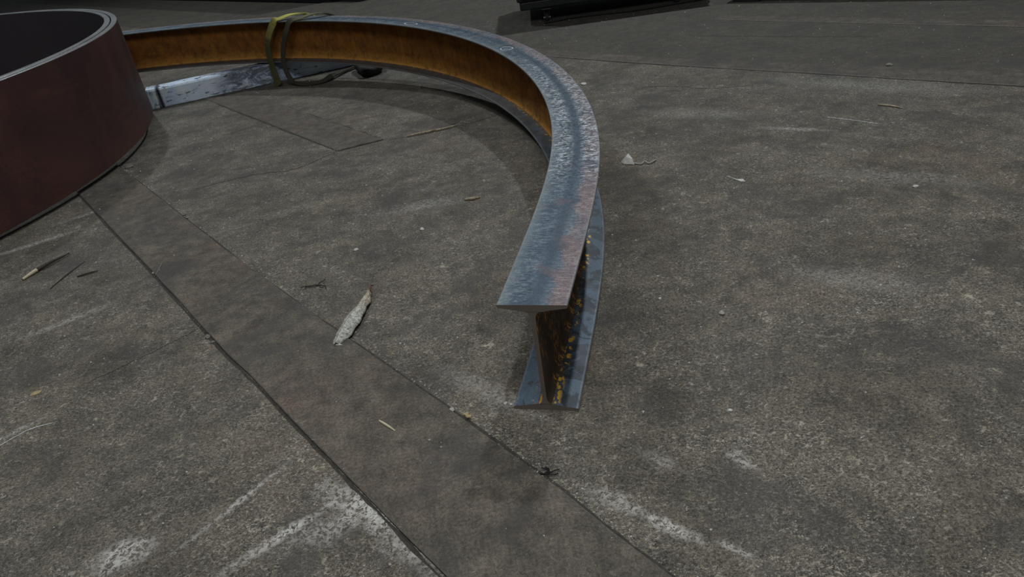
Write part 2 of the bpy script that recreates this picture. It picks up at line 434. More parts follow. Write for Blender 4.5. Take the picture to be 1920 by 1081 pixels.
def strip(left, right, h, wob=.0012, seed=1, name='steel_strip', n=26, chamfer=.0022):
    """a flat bar let into the floor, standing h proud; left/right are its edge polylines"""
    rnd = random.Random(seed)
    def sample(pl):
        P = [Vector(p) for p in pl]; L = [0]
        for a, b in zip(P, P[1:]): L.append(L[-1]+(b-a).length)
        out = []
        for i in range(n+1):
            d = L[-1]*i/n; k = max(j for j in range(len(L)) if L[j] <= d+1e-9); k = min(k, len(P)-2)
            out.append(P[k].lerp(P[k+1], (d-L[k])/(L[k+1]-L[k])))
        return out
    A = sample(left); B = sample(right)
    A = [a+Vector((rnd.uniform(-wob, wob), rnd.uniform(-wob, wob))) for a in A]
    B = [b+Vector((rnd.uniform(-wob, wob), rnd.uniform(-wob, wob))) for b in B]
    poly = [tuple(b) for b in B]+[tuple(a) for a in A[::-1]]
    # keep the winding counter-clockwise
    ar = sum(poly[i-1][0]*poly[i][1]-poly[i][0]*poly[i-1][1] for i in range(len(poly)))
    if ar < 0: poly = poly[::-1]
    V = []; N_ = n+1
    for i in range(N_):
        a, b = A[i], B[i]; d = (b-a).normalized()
        for p, z in ((a, -.004), (a, h-chamfer*.8), (a+d*chamfer, h), (b-d*chamfer, h), (b, h-chamfer*.8), (b, -.004)):
            V.append((p.x, p.y, z))
    Fc = []
    for i in range(n):
        for k in range(5): Fc.append([i*6+k, i*6+k+1, (i+1)*6+k+1, (i+1)*6+k])
    Fc += [[0, 1, 2, 3, 4, 5], [n*6+k for k in (5, 4, 3, 2, 1, 0)]]
    me = mesh_obj(name, V, Fc, [m_plate, m_worn], floor, [1 if k in (1, 3) else 0 for i in range(n) for k in range(5)]+[0, 0])
    return me
SL = [(-2.30, 3.62), (-1.4519, 2.4186), (-0.8543, 1.5794), (-0.6244, 1.2518), (-0.463, 1.033), (-0.3381, 0.8586), (-0.2505, 0.7393), (-0.1405, 0.5876), (.10, .27)]
SR = [(-2.12, 3.70), (-1.4473, 2.7239), (-0.72, 1.6948), (-0.3505, 1.1927), (-0.1047, 0.8689), (0.0031, 0.7208), (0.1269, 0.5377), (.36, .215)]
tag(strip(SL, SR, .0060, seed=3, n=44), 'long diagonal steel strip set proud of the concrete')
tag(strip([(-.10, 3.94), (0.3667, 3.3516), (0.7507, 2.9027), (1.0009, 2.6226), (1.208, 2.4089), (1.3433, 2.2478), (1.4585, 2.1249), (1.5932, 1.9798), (2.0, 1.50)],
          [(-.02, 4.02), (0.4118, 3.4645), (0.7791, 3.0094), (1.08, 2.70), (1.30, 2.475), (1.4581, 2.3137), (1.58, 2.19), (1.6981, 2.0575), (2.11, 1.60)],
          .0035, seed=5, n=36), 'narrow steel strip crossing the floor at the right')
tag(strip([(1.20, 3.62), (1.8397, 2.8505), (2.0448, 2.605), (2.7, 1.83)], [(1.26, 3.69), (1.9035, 2.9276), (2.1182, 2.6728), (2.77, 1.90)],
          .003, seed=6, n=20), 'farthest narrow steel strip at the right edge')
tag(strip([(-1.62, 4.02), (-1.2597, 3.4887), (-0.5273, 2.4252)], [(-1.37, 4.01), (-0.863, 3.2044), (-0.5127, 2.6844), (-0.3718, 2.4739)],
          .003, seed=8, n=24), 'steel strip with a square end inside the curved beam')

def joint(pts, wdt, name='floor_joint', seed=0, mat=None, z=.0005, jag=.004):
    rnd = random.Random(seed); P = smooth_path([(*p, z) for p in pts], 50); V = []; Fc = []
    for i, p in enumerate(P):
        t = (P[min(i+1, 50)]-P[max(i-1, 0)]).normalized(); s = Vector((-t.y, t.x, 0))
        c = p+s*rnd.uniform(-jag, jag)*.5; ww = wdt*rnd.uniform(.35, 1.0)*(1 if 2 < i < 48 else .3)
        V += [tuple(c-s*ww/2), tuple(c+Vector((0, 0, .0004))), tuple(c+s*ww/2)]
    for i in range(50):
        for k in (0, 1): Fc.append([i*3+k, i*3+k+1, (i+1)*3+k+1, (i+1)*3+k])
    return mesh_obj(name, V, Fc, mat or m_joint, floor)
# joints against the strips (dirt-filled gaps), cracks between concrete bays
def offset(pl, d):
    out = []
    for i, p in enumerate(pl):
        a = Vector(pl[max(i-1, 0)]); b = Vector(pl[min(i+1, len(pl)-1)]); t = (b-a).normalized()
        out.append((p[0]-t.y*d, p[1]+t.x*d))
    return out
joint(offset(SR[1:], .0035), .0075, seed=2, jag=.003)
joint(offset(SL[1:], -.0035), .0075, seed=3, jag=.002)
joint([(0.3667, 3.3456), (0.7507, 2.8967), (1.208, 2.4029), (1.4585, 2.1189), (1.5932, 1.9738), (1.9, 1.61)], .008, seed=4)
joint([(0.4118, 3.4705), (0.7791, 3.0154), (1.30, 2.480), (1.5081, 2.27), (1.75, 2.01)], .006, seed=14)
joint([(-1.2637, 3.4847), (-.9, 2.96), (-0.5273, 2.4202)], .007, seed=5)
joint([(-1.1, 3.58), (-0.863, 3.2084), (-.5127, 2.6894), (-0.3680, 2.4779)], .006, seed=16, jag=.006)
joint([(-0.5273, 2.4202), (-.45, 2.444), (-0.3688, 2.4699)], .007, seed=6)
joint([(-0.3728, 2.4807), (-0.2806, 2.458), (-0.1462, 2.4764), (-0.0584, 2.5081), (0.06, 2.56)], .005, seed=7, jag=.01)
joint([(-0.5287, 2.4319), (-0.5981, 2.3462), (-0.6798, 2.2935), (-0.7992, 2.3076), (-0.9826, 2.2572)], .006, seed=8, jag=.012)
joint([(.60, 2.62), (.72, 2.55), (.80, 2.47), (.95, 2.42)], .004, seed=9, jag=.01)
joint([(1.0, 3.35), (1.35, 3.02), (1.6, 2.80)], .006, seed=10, jag=.01)
joint([(-.86, 1.16), (-.72, 1.27), (-.60, 1.40)], .002, seed=12, jag=.006)
tag(joint([(-1.0, .93), (-0.9334, 1.0061), (-0.9155, 1.0256), (-0.8953, 1.0423), (-0.8529, 1.0512)], .0035, 'chalk_line', 13, m_chalk, .0006, .001),
    'thin white chalk line')
tag(joint([(1.00, 1.99), (1.05, 1.93), (1.10, 1.86)], .006, 'chalk_line', 15, m_chalk, .0006, .001), 'short white chalk scrape at the right')

# ------------------------------------------------------------------ the curved I-beam
BX, BY, BTH = 0.02340, 0.86895, 1.275388
K1, K2, LS, TA, TB, BW, S0, K0, TW = 0.46240, -0.030805, 0.649240, -0.015001, 0.030000, 0.105510, 0.022804, 0.009148, -0.015115
BLEN = 4.42; BH = .2001
def beam_path(n=240, L=BLEN):
    s = np.linspace(0, L, n); t = np.clip((s-S0)/LS, 0, 1); ss = t*t*(3-2*t)
    k = K0*(1-ss)+ss*(K1+K2*s/4)
    ang = BTH+np.concatenate([[0], np.cumsum((k[1:]+k[:-1])/2*np.diff(s))])
    dx, dy = np.cos(ang), np.sin(ang)
    cx = np.concatenate([[0], np.cumsum((dx[1:]+dx[:-1])/2*np.diff(s))]); cy = np.concatenate([[0], np.cumsum((dy[1:]+dy[:-1])/2*np.diff(s))])
    n_ = np.array([-TA, -TB, 1.]); n_ /= np.linalg.norm(n_)
    ex = np.array([1, 0, TA]); ex /= np.linalg.norm(ex); ey = np.cross(n_, ex)
    C = np.array([BX, BY, 0])+cx[:, None]*ex+cy[:, None]*ey
    N = (-dy)[:, None]*ex+dx[:, None]*ey
    te = TW*np.clip(1-s/.9, 0, 1)**2
    N2 = N*np.cos(te)[:, None]+n_*np.sin(te)[:, None]; Z = n_*np.cos(te)[:, None]-N*np.sin(te)[:, None]
    return s, C, N2, Z
bs, bC, bN, bZ = beam_path()
def bpt(s, v, z):
    i = min(max(s/BLEN*(len(bs)-1), 0), len(bs)-1.001); k = int(i); f = i-k
    q = lambda A: A[k]*(1-f)+A[k+1]*f
    return Vector(q(bC)+q(bN)*v+q(bZ)*z)
def sweep(name, prof, mats, matfun, parent, uvfun):
    """prof: list of (v, z), closed, counter-clockwise seen from the near end"""
    m = len(prof); V = []; Fc = []; MI = []; UV = []
    for i in range(len(bs)):
        for v, z in prof: V.append(bC[i]+bN[i]*v+bZ[i]*z)
    for i in range(len(bs)-1):
        for k in range(m):
            j = (k+1) % m; Fc.append([i*m+k, (i+1)*m+k, (i+1)*m+j, i*m+j]); MI.append(matfun(prof[k], prof[j]))
            a, b = uvfun(*prof[k]), uvfun(*prof[j]); UV.append([(bs[i], a), (bs[i+1], a), (bs[i+1], b), (bs[i], b)])
    Fc += [list(range(m)), [(len(bs)-1)*m+k for k in range(m)][::-1]]; MI += [len(mats)-1]*2; UV += [[(0, 0)]*m]*2
    o = mesh_obj(name, V, Fc, mats, parent, MI, UV)
    return o
m_top, m_bot, m_web, m_webo, m_cut = (steel_material('scaled_steel_'+z, z) for z in ('top', 'bottom', 'web', 'web_outer', 'cut'))
beam = tag(empty('curved_beam'), 'large curved steel I-beam, rusty web and blue-grey flanges, its cut end on the floor', 'beam')
h2 = BW/2; tip = .0058; root = .0122
def flange(sign):
    """profile of one tapered flange; sign +1 bottom (lies at z 0 upwards), -1 top (mirrored)"""
    p = [(-h2+.001, 0), (h2-.001, 0), (h2, .001), (h2, tip-.0018), (h2-.0018, tip), (h2*.6, tip+(root-tip)*.42), (.0125, root), (-.0125, root),
         (-h2*.6, tip+(root-tip)*.42), (-h2+.0018, tip), (-h2, tip-.0018), (-h2, .001)]
    if sign < 0: p = [(v, BH-z) for v, z in p][::-1]
    return p
sweep('bottom_flange', flange(1), [m_bot, m_cut], lambda a, b: 0, beam, lambda v, z: v)
sweep('top_flange', flange(-1), [m_top, m_cut], lambda a, b: 0, beam, lambda v, z: v)
tw = .0034; zr = root-.0008
half = [(.0127, zr), (.0088, zr+.0016), (.0060, zr+.0046), (.0042, zr+.0090), (tw, zr+.016)]
right = half+[(v, BH-z) for v, z in half[::-1]]
web = right+[(-v, z) for v, z in right[::-1]]
# seen from the near end +v (the inside of the curve) lies to the left
web = [(v, z) for v, z in web]
sweep('web', web, [m_web, m_webo, m_cut], lambda a, b: 0 if a[0]+b[0] > 0 else 1, beam, lambda v, z: z)
# chalk marks drawn on the top flange
def chalk_ring(s0, v0, ra, rb, gap=.0):
    V = []; Fc = []; n = 40
    for i in range(n+1):
        g = 2*math.pi*(i/n)*(1-gap)+.6; wob = 1+.07*math.sin(3*g+s0)
        for e in (-1, 1):
            rr_ = wob+e*.11
            V.append(bpt(s0+ra*rr_*math.cos(g), v0+rb*rr_*math.sin(g), BH+.0007))
    for i in range(n): Fc.append([2*i, 2*i+1, 2*i+3, 2*i+2])
    return mesh_obj('chalk_circle', V, Fc, m_chalk, beam)
chalk_ring(2.417, .020, .040, .0165); chalk_ring(1.632, .0135, .026, .0195, .06)
def chalk_stroke(a, b, wdt=.003):
    V = []; n = 10
    for i in range(n+1):
        f = i/n; s = a[0]+(b[0]-a[0])*f; v = a[1]+(b[1]-a[1])*f
        V += [bpt(s-wdt/2, v, BH+.0004), bpt(s+wdt/2, v, BH+.0004)]
    mesh_obj('chalk_stroke', V, [[2*i, 2*i+1, 2*i+3, 2*i+2] for i in range(n)], m_tan, beam)
m_tan = simple('tan_crayon', (.22, .17, .13), (.33, .26, .20), 200, .9)
chalk_stroke((1.70, .038), (1.665, -.030)); chalk_stroke((1.93, .030), (1.90, -.020), .004)

# ------------------------------------------------------------------ rolled plate rings, one nested in the other
RC = (-3.0578, 2.7102, 0.055); RR, RH, RTA, RTB = 1.6741, 0.4007, -0.0118572, 0.0278616
m_out, m_in, m_edge = (ring_material('ring_'+z, z) for z in ('outside', 'inside', 'edge'))
def plate_ring(name, ro, th, label, dz=0.0, n=200):
    nrm = Vector((-RTA, -RTB, 1)).normalized(); ex = Vector((1, 0, RTA)).normalized(); ey = nrm.cross(ex)
    root_ = mesh_obj
    b = .0015; prof = [(ro-b, 0), (ro, b), (ro, RH+dz-b), (ro-b, RH+dz), (ro-th+b, RH+dz), (ro-th, RH+dz-b), (ro-th, b), (ro-th+b, 0)]
    V = []; Fc = []; MI = []; m = len(prof)
    for i in range(n):
        g = 2*math.pi*i/n; d = ex*math.cos(g)+ey*math.sin(g); wob = .0012*math.sin(3*g+1)
        for r_, z in prof: V.append(tuple(d*(r_+wob)+nrm*z))
    for i in range(n):
        i2 = (i+1) % n
        for k in range(m):
            j = (k+1) % m; Fc.append([i*m+k, i2*m+k, i2*m+j, i*m+j]); MI.append((0, 0, 2, 2, 2, 1, 1, 0)[k])
    o = mesh_obj(name, V, Fc, [m_out, m_in, m_edge], None, MI, None, True, RC)
    o.data.set_sharp_from_angle(angle=math.radians(35))
    return tag(o, label, 'steel ring', 'nested rolled plate rings')
plate_ring('plate_ring', RR, .0235, 'outer dark maroon rolled steel ring, the wall facing the diagonal floor strip')
plate_ring('plate_ring', RR-.0275, .0235, 'inner rolled steel ring nested tightly inside the outer maroon ring', dz=.001)

m_blk = simple('raw_timber', (.16, .12, .08), (.26, .20, .14), 20, .85)
for a_, side in ((100, 'far'), (158, 'left'), (205, 'near left')):
    g_ = math.radians(a_); x_ = RC[0]+math.cos(g_)*(RR-.025); y_ = RC[1]+math.sin(g_)*(RR-.025)
    z_ = RC[2]+RTA*(x_-RC[0])+RTB*(y_-RC[1])
    v, f = box(-.16, .16, -.05, .05, 0, z_-.0045, .003)
    o_ = mesh_obj('timber_block', v, f, m_blk, None, loc=(x_, y_, 0)); o_.rotation_euler.z = g_
    tag(o_, 'rough timber block under the %s side of the rolled steel rings' % side, 'timber', 'blocks carrying the steel rings')

# ------------------------------------------------------------------ timber bearer under the beam
TD = Vector((.950, .312, 0)).normalized(); TN = Vector((-TD.y, TD.x, 0))
timber = empty('timber_bearer', (-1.60+TD.x*.55, 3.607+TD.y*.55, 0), math.atan2(TD.y, TD.x))
tag(timber, 'square timber bearer painted pale blue-white, scuffed black, lying under the curved beam', 'timber')
def rough_timber():
    rnd = random.Random(4); V = []; Fc = []; n = 30
    prof = [(0, .004), (0, .05), (0, .088), (.006, .0955), (.05, .0975), (.108, .0955), (.115, .088), (.115, .004), (.11, 0), (.005, 0)]
    prof = [(y, z) for y, z in prof]
    m = len(prof)
    for i in range(n+1):
        x = -.575+1.30*i/n
        for y, z in prof:
            w_ = noise.noise(Vector((x*7, y*20, z*20)))*.0028
            V.append((x, y+(w_ if z > .001 else 0), z+(w_ if .001 < z < .095 else (min(w_, 0) if z > .001 else 0))))
    for i in range(n):
        for k in range(m): j = (k+1) % m; Fc.append([i*m+k, i*m+j, (i+1)*m+j, (i+1)*m+k])
    Fc += [list(range(m))[::-1], [n*m+k for k in range(m)]]
    return V, Fc
m_tim = timber_material('painted_timber')
tv, tf = rough_timber()
mesh_obj('timber_body', tv, tf, m_tim, timber)
m_nail = simple('dark_steel', (.03, .03, .032), (.06, .06, .062), 90, .5, .6)

# ------------------------------------------------------------------ lifting slings round the beam
m_yel = webbing_material('yellow_webbing', (.55, .53, .12), (.80, .77, .22), (.040, .038, .026))
m_gry = webbing_material('grimy_webbing', (.17, .17, .11), (.25, .25, .17), (.045, .042, .034))
m_sleeve = simple('black_sleeve', (.012, .013, .012), (.030, .030, .026), 60, .7)
tang = (bpt(3.35, 0, .1)-bpt(3.15, 0, .1)).normalized()
def sling(name, pts, widths, mat, label, group=None):
    V, Fc, UV = ribbon(pts, widths, .0045, 90)
    o = mesh_obj(name, V, Fc, mat, None, None, UV, True)
    o.data.set_sharp_from_angle(angle=math.radians(50))
    return tag(o, label, 'sling')
Wy = tang*.036
def P3(s, v, z): return tuple(bpt(s, v, z))
s1 = [P3(3.20, -.075, .190), P3(3.22, -.056, .206), P3(3.245, -.035, .216), P3(3.28, .0, .218), P3(3.32, .035, .209), (-.945, 3.726, .302),
      (-.975, 3.742, .272), (-.998, 3.750, .240), (-1.023, 3.759, .191), (-1.028, 3.752, .128), (-1.023, 3.735, .076), (-1.011, 3.700, .033), (-.999, 3.672, .008)]
sling('webbing_sling', s1, Wy, m_yel, 'yellow webbing sling draped over the far part of the curved beam')
s2 = [P3(3.06, -.075, .190), P3(3.08, -.056, .206), P3(3.105, -.035, .215), P3(3.14, .0, .218), P3(3.18, .035, .209), (-.860, 3.672, .296), (-.888, 3.688, .262),
      (-.912, 3.699, .224), (-.942, 3.711, .162), (-.953, 3.703, .113), (-.947, 3.680, .063), (-.920, 3.640, .024),
      (-.866, 3.604, .0085), (-.805, 3.588, .0085), (-.755, 3.600, .012), (-.722, 3.650, .020), (-.700, 3.72, .014), (-.66, 3.80, .010), (-.60, 3.86, .009), (-.54, 3.80, .010)]
w2 = [tang*.027]*11+[tang*.024+Vector((0, 0, .004)), Vector((.004, .026, .006)), Vector((.0, .028, .006)), Vector((-.018, .02, .010)), Vector((-.024, .008, .012)),
      Vector((-.024, .008, .006)), Vector((-.02, .016, .0)), Vector((.0, .026, 0)), Vector((.02, .018, 0))]
sling('webbing_sling', s2, w2, m_gry, 'grey-green webbing sling beside the yellow one, its end looped on the floor')
# the sling's protective sleeve: a short folded tube lying under the beam
def sleeve():
    pts = smooth_path([(-.60, 3.79, .030), (-.585, 3.70, .030), (-.560, 3.625, .026), (-.528, 3.580, .024), (-.500, 3.600, .024), (-.490, 3.66, .030), (-.500, 3.76, .034)], 36)
    rad = [.024+.004*math.sin(i*.5) for i in range(37)]
    V, Fc = tube(pts, rad, 12)
    V = [(x, y, max(z*1.0, .0015)) for x, y, z in V]
    o = mesh_obj('sling_sleeve', V, Fc, m_sleeve, None, None, None, True)
    return tag(o, 'black folded sling sleeve lying on the floor behind the curved beam', 'sleeve')
sleeve()

# ------------------------------------------------------------------ background: machine base, trolley, platform
m_black = simple('black_paint', (.010, .012, .014), (.020, .023, .026), 12, .5, .0, (.030, .034, .040))
m_blue = simple('blue_black_paint', (.012, .015, .022), (.024, .028, .038), 9, .45)
m_rub = simple('black_rubber', (.012, .012, .012), (.025, .025, .025), 60, .8)
m_hub = simple('bright_axle', (.45, .45, .44), (.65, .65, .64), 80, .35, .8)
mb = tag(empty('machine_base', (-1.36, 7.14, 0), math.atan2(.785, -.62)), 'long low black machine base along the far left of the floor', 'machine')
# local x runs away along the base, local -y is its far side
for i in range(7):
    v, f = box(i*1.55+.006, (i+1)*1.55-.006, -1.0, 0, .035, .80, .006); mesh_obj('side_panel', v, f, m_blue, mb)
v, f = box(.02, 10.8, -.98, -.03, 0, .035, 0.003); mesh_obj('plinth', v, f, m_black, mb)
v, f = join([box(-.015, 10.87, -1.02, .02, .80, .85, .006)]); mesh_obj('top_plate', v, f, m_black, mb)
v, f = join([box(-.55, -.02, -.95, -.10, 0, .12, .01), box(-.45, -.12, -.85, -.20, .12, .30, .01)]); mesh_obj('end_step', v, f, m_black, mb)

tr = tag(empty('trolley', (.447, 4.263, 0), math.atan2(-.07, .745)), 'black steel trolley on small casters at the top of the floor', 'trolley')
v, f = box(-.150, .93, .03, .60, .078, .125, .008); mesh_obj('base_tray', v, f, m_black, tr)
v, f = box(-.165, .945, .015, .64, .125, .36, .012); mesh_obj('cabinet_body', v, f, m_black, tr)
for i in range(2):
    v, f = box(-.14, .92, .008, .015, .14+i*.105, .235+i*.105, .003); d_ = mesh_obj('drawer_front', v, f, m_blue, tr)
    v, f = join([box(.28, .50, -.022, -.012, .20+i*.105, .212+i*.105, .002), box(.285, .295, -.014, .009, .20+i*.105, .212+i*.105), box(.485, .495, -.014, .009, .20+i*.105, .212+i*.105)])
    mesh_obj('drawer_handle', v, f, m_hub, d_)
v, f = box(-.175, .955, .005, .65, .36, .385, .006); mesh_obj('worktop', v, f, m_black, tr)
for cx_, cy_ in ((.0, .03), (.745, .03), (.0, .52), (.745, .52)):
    v, f = join([box(cx_-.028, cx_+.028, cy_-.024, cy_+.028, .070, .078, .002), box(cx_-.016, cx_-.012, cy_-.012, cy_+.012, .022, .072, .001), box(cx_+.012, cx_+.016, cy_-.012, cy_+.012, .022, .072, .001)])
    fk = mesh_obj('caster', v, f, m_nail, tr)
    v, f = cylinder((cx_, cy_, .0265), (1, 0, 0), .026, .018, 24, .004); mesh_obj('wheel', v, f, m_rub, fk)
    v, f = cylinder((cx_, cy_, .0265), (1, 0, 0), .006, .040, 12, .001); mesh_obj('axle', v, f, m_hub, fk)
v, f = tube(smooth_path([(-.02, -.02, .007), (.2, .02, .007), (.5, -.03, .007), (.75, .0, .007), (1.05, .05, .007)], 50), [.006]*51, 8)  # dark tube on the floor stands in for the trolley's shadow line
cb = mesh_obj('shadow_tube', v, f, m_rub, None, smooth=True, loc=(.447, 4.263, 0)); cb.rotation_euler.z = math.atan2(-.07, .745)
tag(cb, 'thin black tube standing in for the shadow line under the front of the trolley', 'shadow_tube')

pf = tag(empty('platform', (1.42, 4.03, 0), math.atan2(-1, 1.0)), 'low black steel platform at the top right edge of the floor', 'platform')
v, f = box(0, 2.6, .0, .9, .035, .075, .004); mesh_obj('deck', v, f, m_black, pf)
v, f = join([box(0, 2.6, .0, .03, .075, .11, .002), box(0, 2.6, .87, .9, .075, .11, .002)]); mesh_obj('edge_rail', v, f, m_blue, pf)
for x_ in (.04, .82, 1.6, 2.4):
    v, f = box(x_, x_+.14, -.012, .88, 0, .035, .003); mesh_obj('bearer', v, f, m_black, pf)

# ------------------------------------------------------------------ debris that can be told apart
def leaf():
    nu, nv = 40, 12; V = []; Fc = []; UV = []
    a = Vector((-.3530, 1.150, 0)); b = Vector((-.3030, 1.338, 0)); d = (b-a); L = d.length; d.normalize(); s = Vector((d.y, -d.x, 0))
    for i in range(nu+1):
        u = i/nu
        w_ = .0155*(math.sin(math.pi*min(1, (u*.94+.055))**.85))**.62*(1+.06*math.sin(17*u)) + .002
        if u > .86: w_ *= 1-(u-.86)*3.0
        if u < .06: w_ *= .55+u*7
        lift = .006+.010*math.sin(math.pi*u)**.8+(.004 if u > .9 else 0)
        for j in range(nv+1):
            v = j/nv*2-1
            edge = .0012*math.sin(31*u+v*2)*(abs(v) > .8)
            z = lift*(1-.78*v*v)+.0015*math.sin(9*u+3*v)+.0022*math.exp(-((v+.16)/.12)**2)
            p = a+d*(L*u)+s*(w_*v*(1+.10*math.sin(5*u+1))+edge+.003*math.sin(3*u))
            V.append((p.x, p.y, z+.0052))
    for i in range(nu):
        for j in range(nv):
            q = i*(nv+1)+j; Fc.append([q, q+1, q+nv+2, q+nv+1])
            UV.append([(i/nu, j/nv), (i/nu, (j+1)/nv), ((i+1)/nu, (j+1)/nv), ((i+1)/nu, j/nv)])
    e = empty('dried_leaf', (0, 0, 0)); tag(e, 'curled dry grey-and-ochre leaf lying across the edge of the diagonal strip', 'leaf')
    o = mesh_obj('leaf_blade', V, Fc, leaf_material(), e, None, UV, True)
    md = o.modifiers.new('thick', 'SOLIDIFY'); md.thickness = .0009
    pts = smooth_path([(-.3045, 1.330, .0125), (-.3020, 1.340, .017), (-.3030, 1.352, .016), (-.2995, 1.360, .012)], 12)
    v, f = tube(pts, [.0024-.0001*i for i in range(13)], 8); mesh_obj('stem', v, f, simple('leaf_stem', (.10, .03, .015), (.18, .06, .03), 300, .7), e, smooth=True)
    # the pale torn tip folds up at the lower end
    v, f = prism([(-.3555, 1.1560), (-.3530, 1.1478), (-.3390, 1.1440), (-.3465, 1.1530)], .0052, .0078, .0008)
    mesh_obj('torn_tip', v, f, simple('leaf_tip', (.42, .42, .38), (.58, .58, .54), 200, .7), e)
leaf()

m_wood = simple('split_wood', (.30, .25, .16), (.50, .44, .31), 120, .75, third=(.16, .12, .08))
m_dwood = simple('dark_twig', (.035, .028, .022), (.075, .062, .048), 100, .8)
m_stone = simple('pale_stone', (.30, .29, .27), (.46, .45, .42), 160, .85)
m_dstone = simple('grey_stone', (.12, .12, .11), (.22, .215, .20), 160, .85)
m_paper = simple('white_scrap', (.50, .51, .50), (.70, .71, .70), 160, .8)
m_ochre = simple('ochre_crumb', (.30, .24, .12), (.46, .38, .22), 160, .85)
m_soot = simple('soot_clump', (.008, .008, .008), (.020, .019, .018), 200, .9)
def stick(name, pts, r, mat, label, cat='twig', tipmat=None):
    P = smooth_path(pts, 24); rad = [r*(.35+.65*math.sin(math.pi*min(1, .12+i/24*.9))) for i in range(25)]
    V, Fc = tube(P, rad, 7)
    o = mesh_obj(name, V, Fc, [mat]+([tipmat] if tipmat else []), None, None, None, True)
    if tipmat:
        o.data.polygons.foreach_set('material_index', [1 if (k//7) < 9 else 0 for k in range(len(o.data.polygons))])
    return tag(o, label, cat)
m_cream = simple('fresh_split', (.50, .46, .30), (.66, .60, .42), 160, .7)
stick('wood_splinter', [(-1.2752, 1.7231, .003), (-1.259, 1.760, .006), (-1.237, 1.80, .008), (-1.2107, 1.8525, .005)], .0052, m_dwood,
      'dark pointed wood splinter with a cream tip near the maroon ring', 'splinter', m_cream)
stick('twig', [(-1.160, 1.640, .0015), (-1.150, 1.71, .003), (-1.1365, 1.7852, .0016)], .0016, m_dwood, 'thin straight dark twig right of the cream-tipped splinter')
stick('twig', [(-1.1131, 1.688, .0018), (-1.085, 1.694, .004), (-1.0646, 1.7052, .0018)], .0026, m_dwood, 'short bent dark twig nearest the diagonal strip')
stick('wood_sliver', [(-.8750, 1.608, .0062), (-.880, 1.655, .007), (-.8824, 1.6915, .0062)], .0015, m_dstone, 'thin grey sliver on the left edge of the diagonal strip', 'splinter')
stick('wood_splinter', [(-.2470, .9010, .0062), (-.233, .885, .0072), (-.2181, .8692, .0060)], .0022, m_cream, 'small cream wood splinter in the middle of the diagonal strip', 'splinter')
stick('straw', [(-.285, 2.464, .003), (-.22, 2.468, .005), (-.145, 2.482, .004), (-.10, 2.505, .003)], .0035, m_wood, 'pale straw lying on the crack inside the curved beam', 'straw')
stick('straw', [(-.09, 1.789, .002), (-.066, 1.784, .004), (-.045, 1.790, .002)], .004, m_wood, 'short pale straw inside the curve of the beam', 'straw')
stick('wood_splinter', [(1.175, 2.02, .002), (1.20, 1.985, .003), (1.215, 1.955, .002)], .003, m_wood, 'small tan splinter near the right-hand floor strip', 'splinter')

def stone(x, y, r, mat, label, cat='stone', z=0.0, flat=.6, seed=0, name='stone', group=None):
    import bmesh
    bm = bmesh.new(); bmesh.ops.create_icosphere(bm, subdivisions=2, radius=1)
    for v in bm.verts:
        k = 1+.38*noise.noise(v.co*1.3+Vector((seed*3.1, seed, 0)))
        v.co = Vector((v.co.x*r*k*1.15, v.co.y*r*k*.85, max(v.co.z*k*flat, -.45*flat)*r))
    zm = min(v.co.z for v in bm.verts)
    for v in bm.verts: v.co.z -= zm
    me = bpy.data.meshes.new(name); bm.to_mesh(me); bm.free(); me.materials.append(mat)
    o = bpy.data.objects.new(name, me); col.objects.link(o); o.location = (x, y, z); o.rotation_euler.z = seed*1.3
    return tag(o, label, cat, group)
stone(.3706, 1.0569, .0058, m_stone, 'pale rounded pebble on bare concrete right of the beam end', seed=1)
stone(-.1003, .8767, .0046, m_ochre, 'small square ochre stone on the right edge of the diagonal strip', z=.0045, seed=2, flat=.5)
stone(-1.3557, 2.6378, .0130, m_dstone, 'grey stone beside the maroon ring at the strip edge', seed=3, flat=.5)
stone(-.6421, 1.2689, .0068, m_dstone, 'grey crumb of mortar at the left edge of the diagonal strip', seed=4)
stone(-.6246, 1.2440, .0050, m_dstone, 'smaller grey mortar crumb touching the strip edge', seed=5)
stone(-.8905, 1.635, .0060, m_stone, 'pale pebble against the left edge of the diagonal strip below the ring', seed=6)
stone(.0130, .8940, .0062, m_dstone, 'brown crumb on the concrete just below the beam end', seed=7, flat=.4)
stone(-.0400, .9010, .0030, m_paper, 'white crumb at the left corner of the bottom flange', 'crumb', seed=8, flat=.4, name='mortar_crumb')
stone(-.0310, .8965, .0022, m_paper, 'smaller white crumb just right of the one at the flange corner', 'crumb', seed=9, flat=.4, name='mortar_crumb')
stone(-.2020, 1.640, .006, m_paper, 'white crumb on the concrete in the middle of the curve', 'crumb', seed=21, name='mortar_crumb')
stone(-.3650, 1.5800, .0055, m_paper, 'bright white crumb above the dry leaf', 'crumb', seed=22, name='mortar_crumb')
stone(.9520, 1.4400, .0055, m_paper, 'bright white crumb at the right of the open floor', 'crumb', seed=24, name='mortar_crumb')
stone(.2780, 1.14, .0030, m_paper, 'tiny white crumb right of the beam flange', 'crumb', seed=25, name='mortar_crumb')
stone(.2950, .8000, .0034, m_paper, 'tiny white crumb low on the floor right of the beam end', 'crumb', seed=26, name='mortar_crumb')
stone(-.9474, 1.1581, .0085, m_ochre, 'small tan leaf fragment on the concrete at the left', 'leaf', seed=27, flat=.25, name='leaf_fragment')
stone(.4092, 2.790, .0130, m_paper, 'white scrap just outside the bend of the curved beam', 'scrap', seed=28, flat=.35, name='paper_scrap')
stone(1.42, 2.40, .010, m_stone, 'pale pebble by the right-hand floor strip', seed=29, flat=.5)
stone(-.1280, .9020, .0050, m_stone, 'pale stone chip left of the ochre stone on the strip edge', z=.003, seed=30, flat=.4)
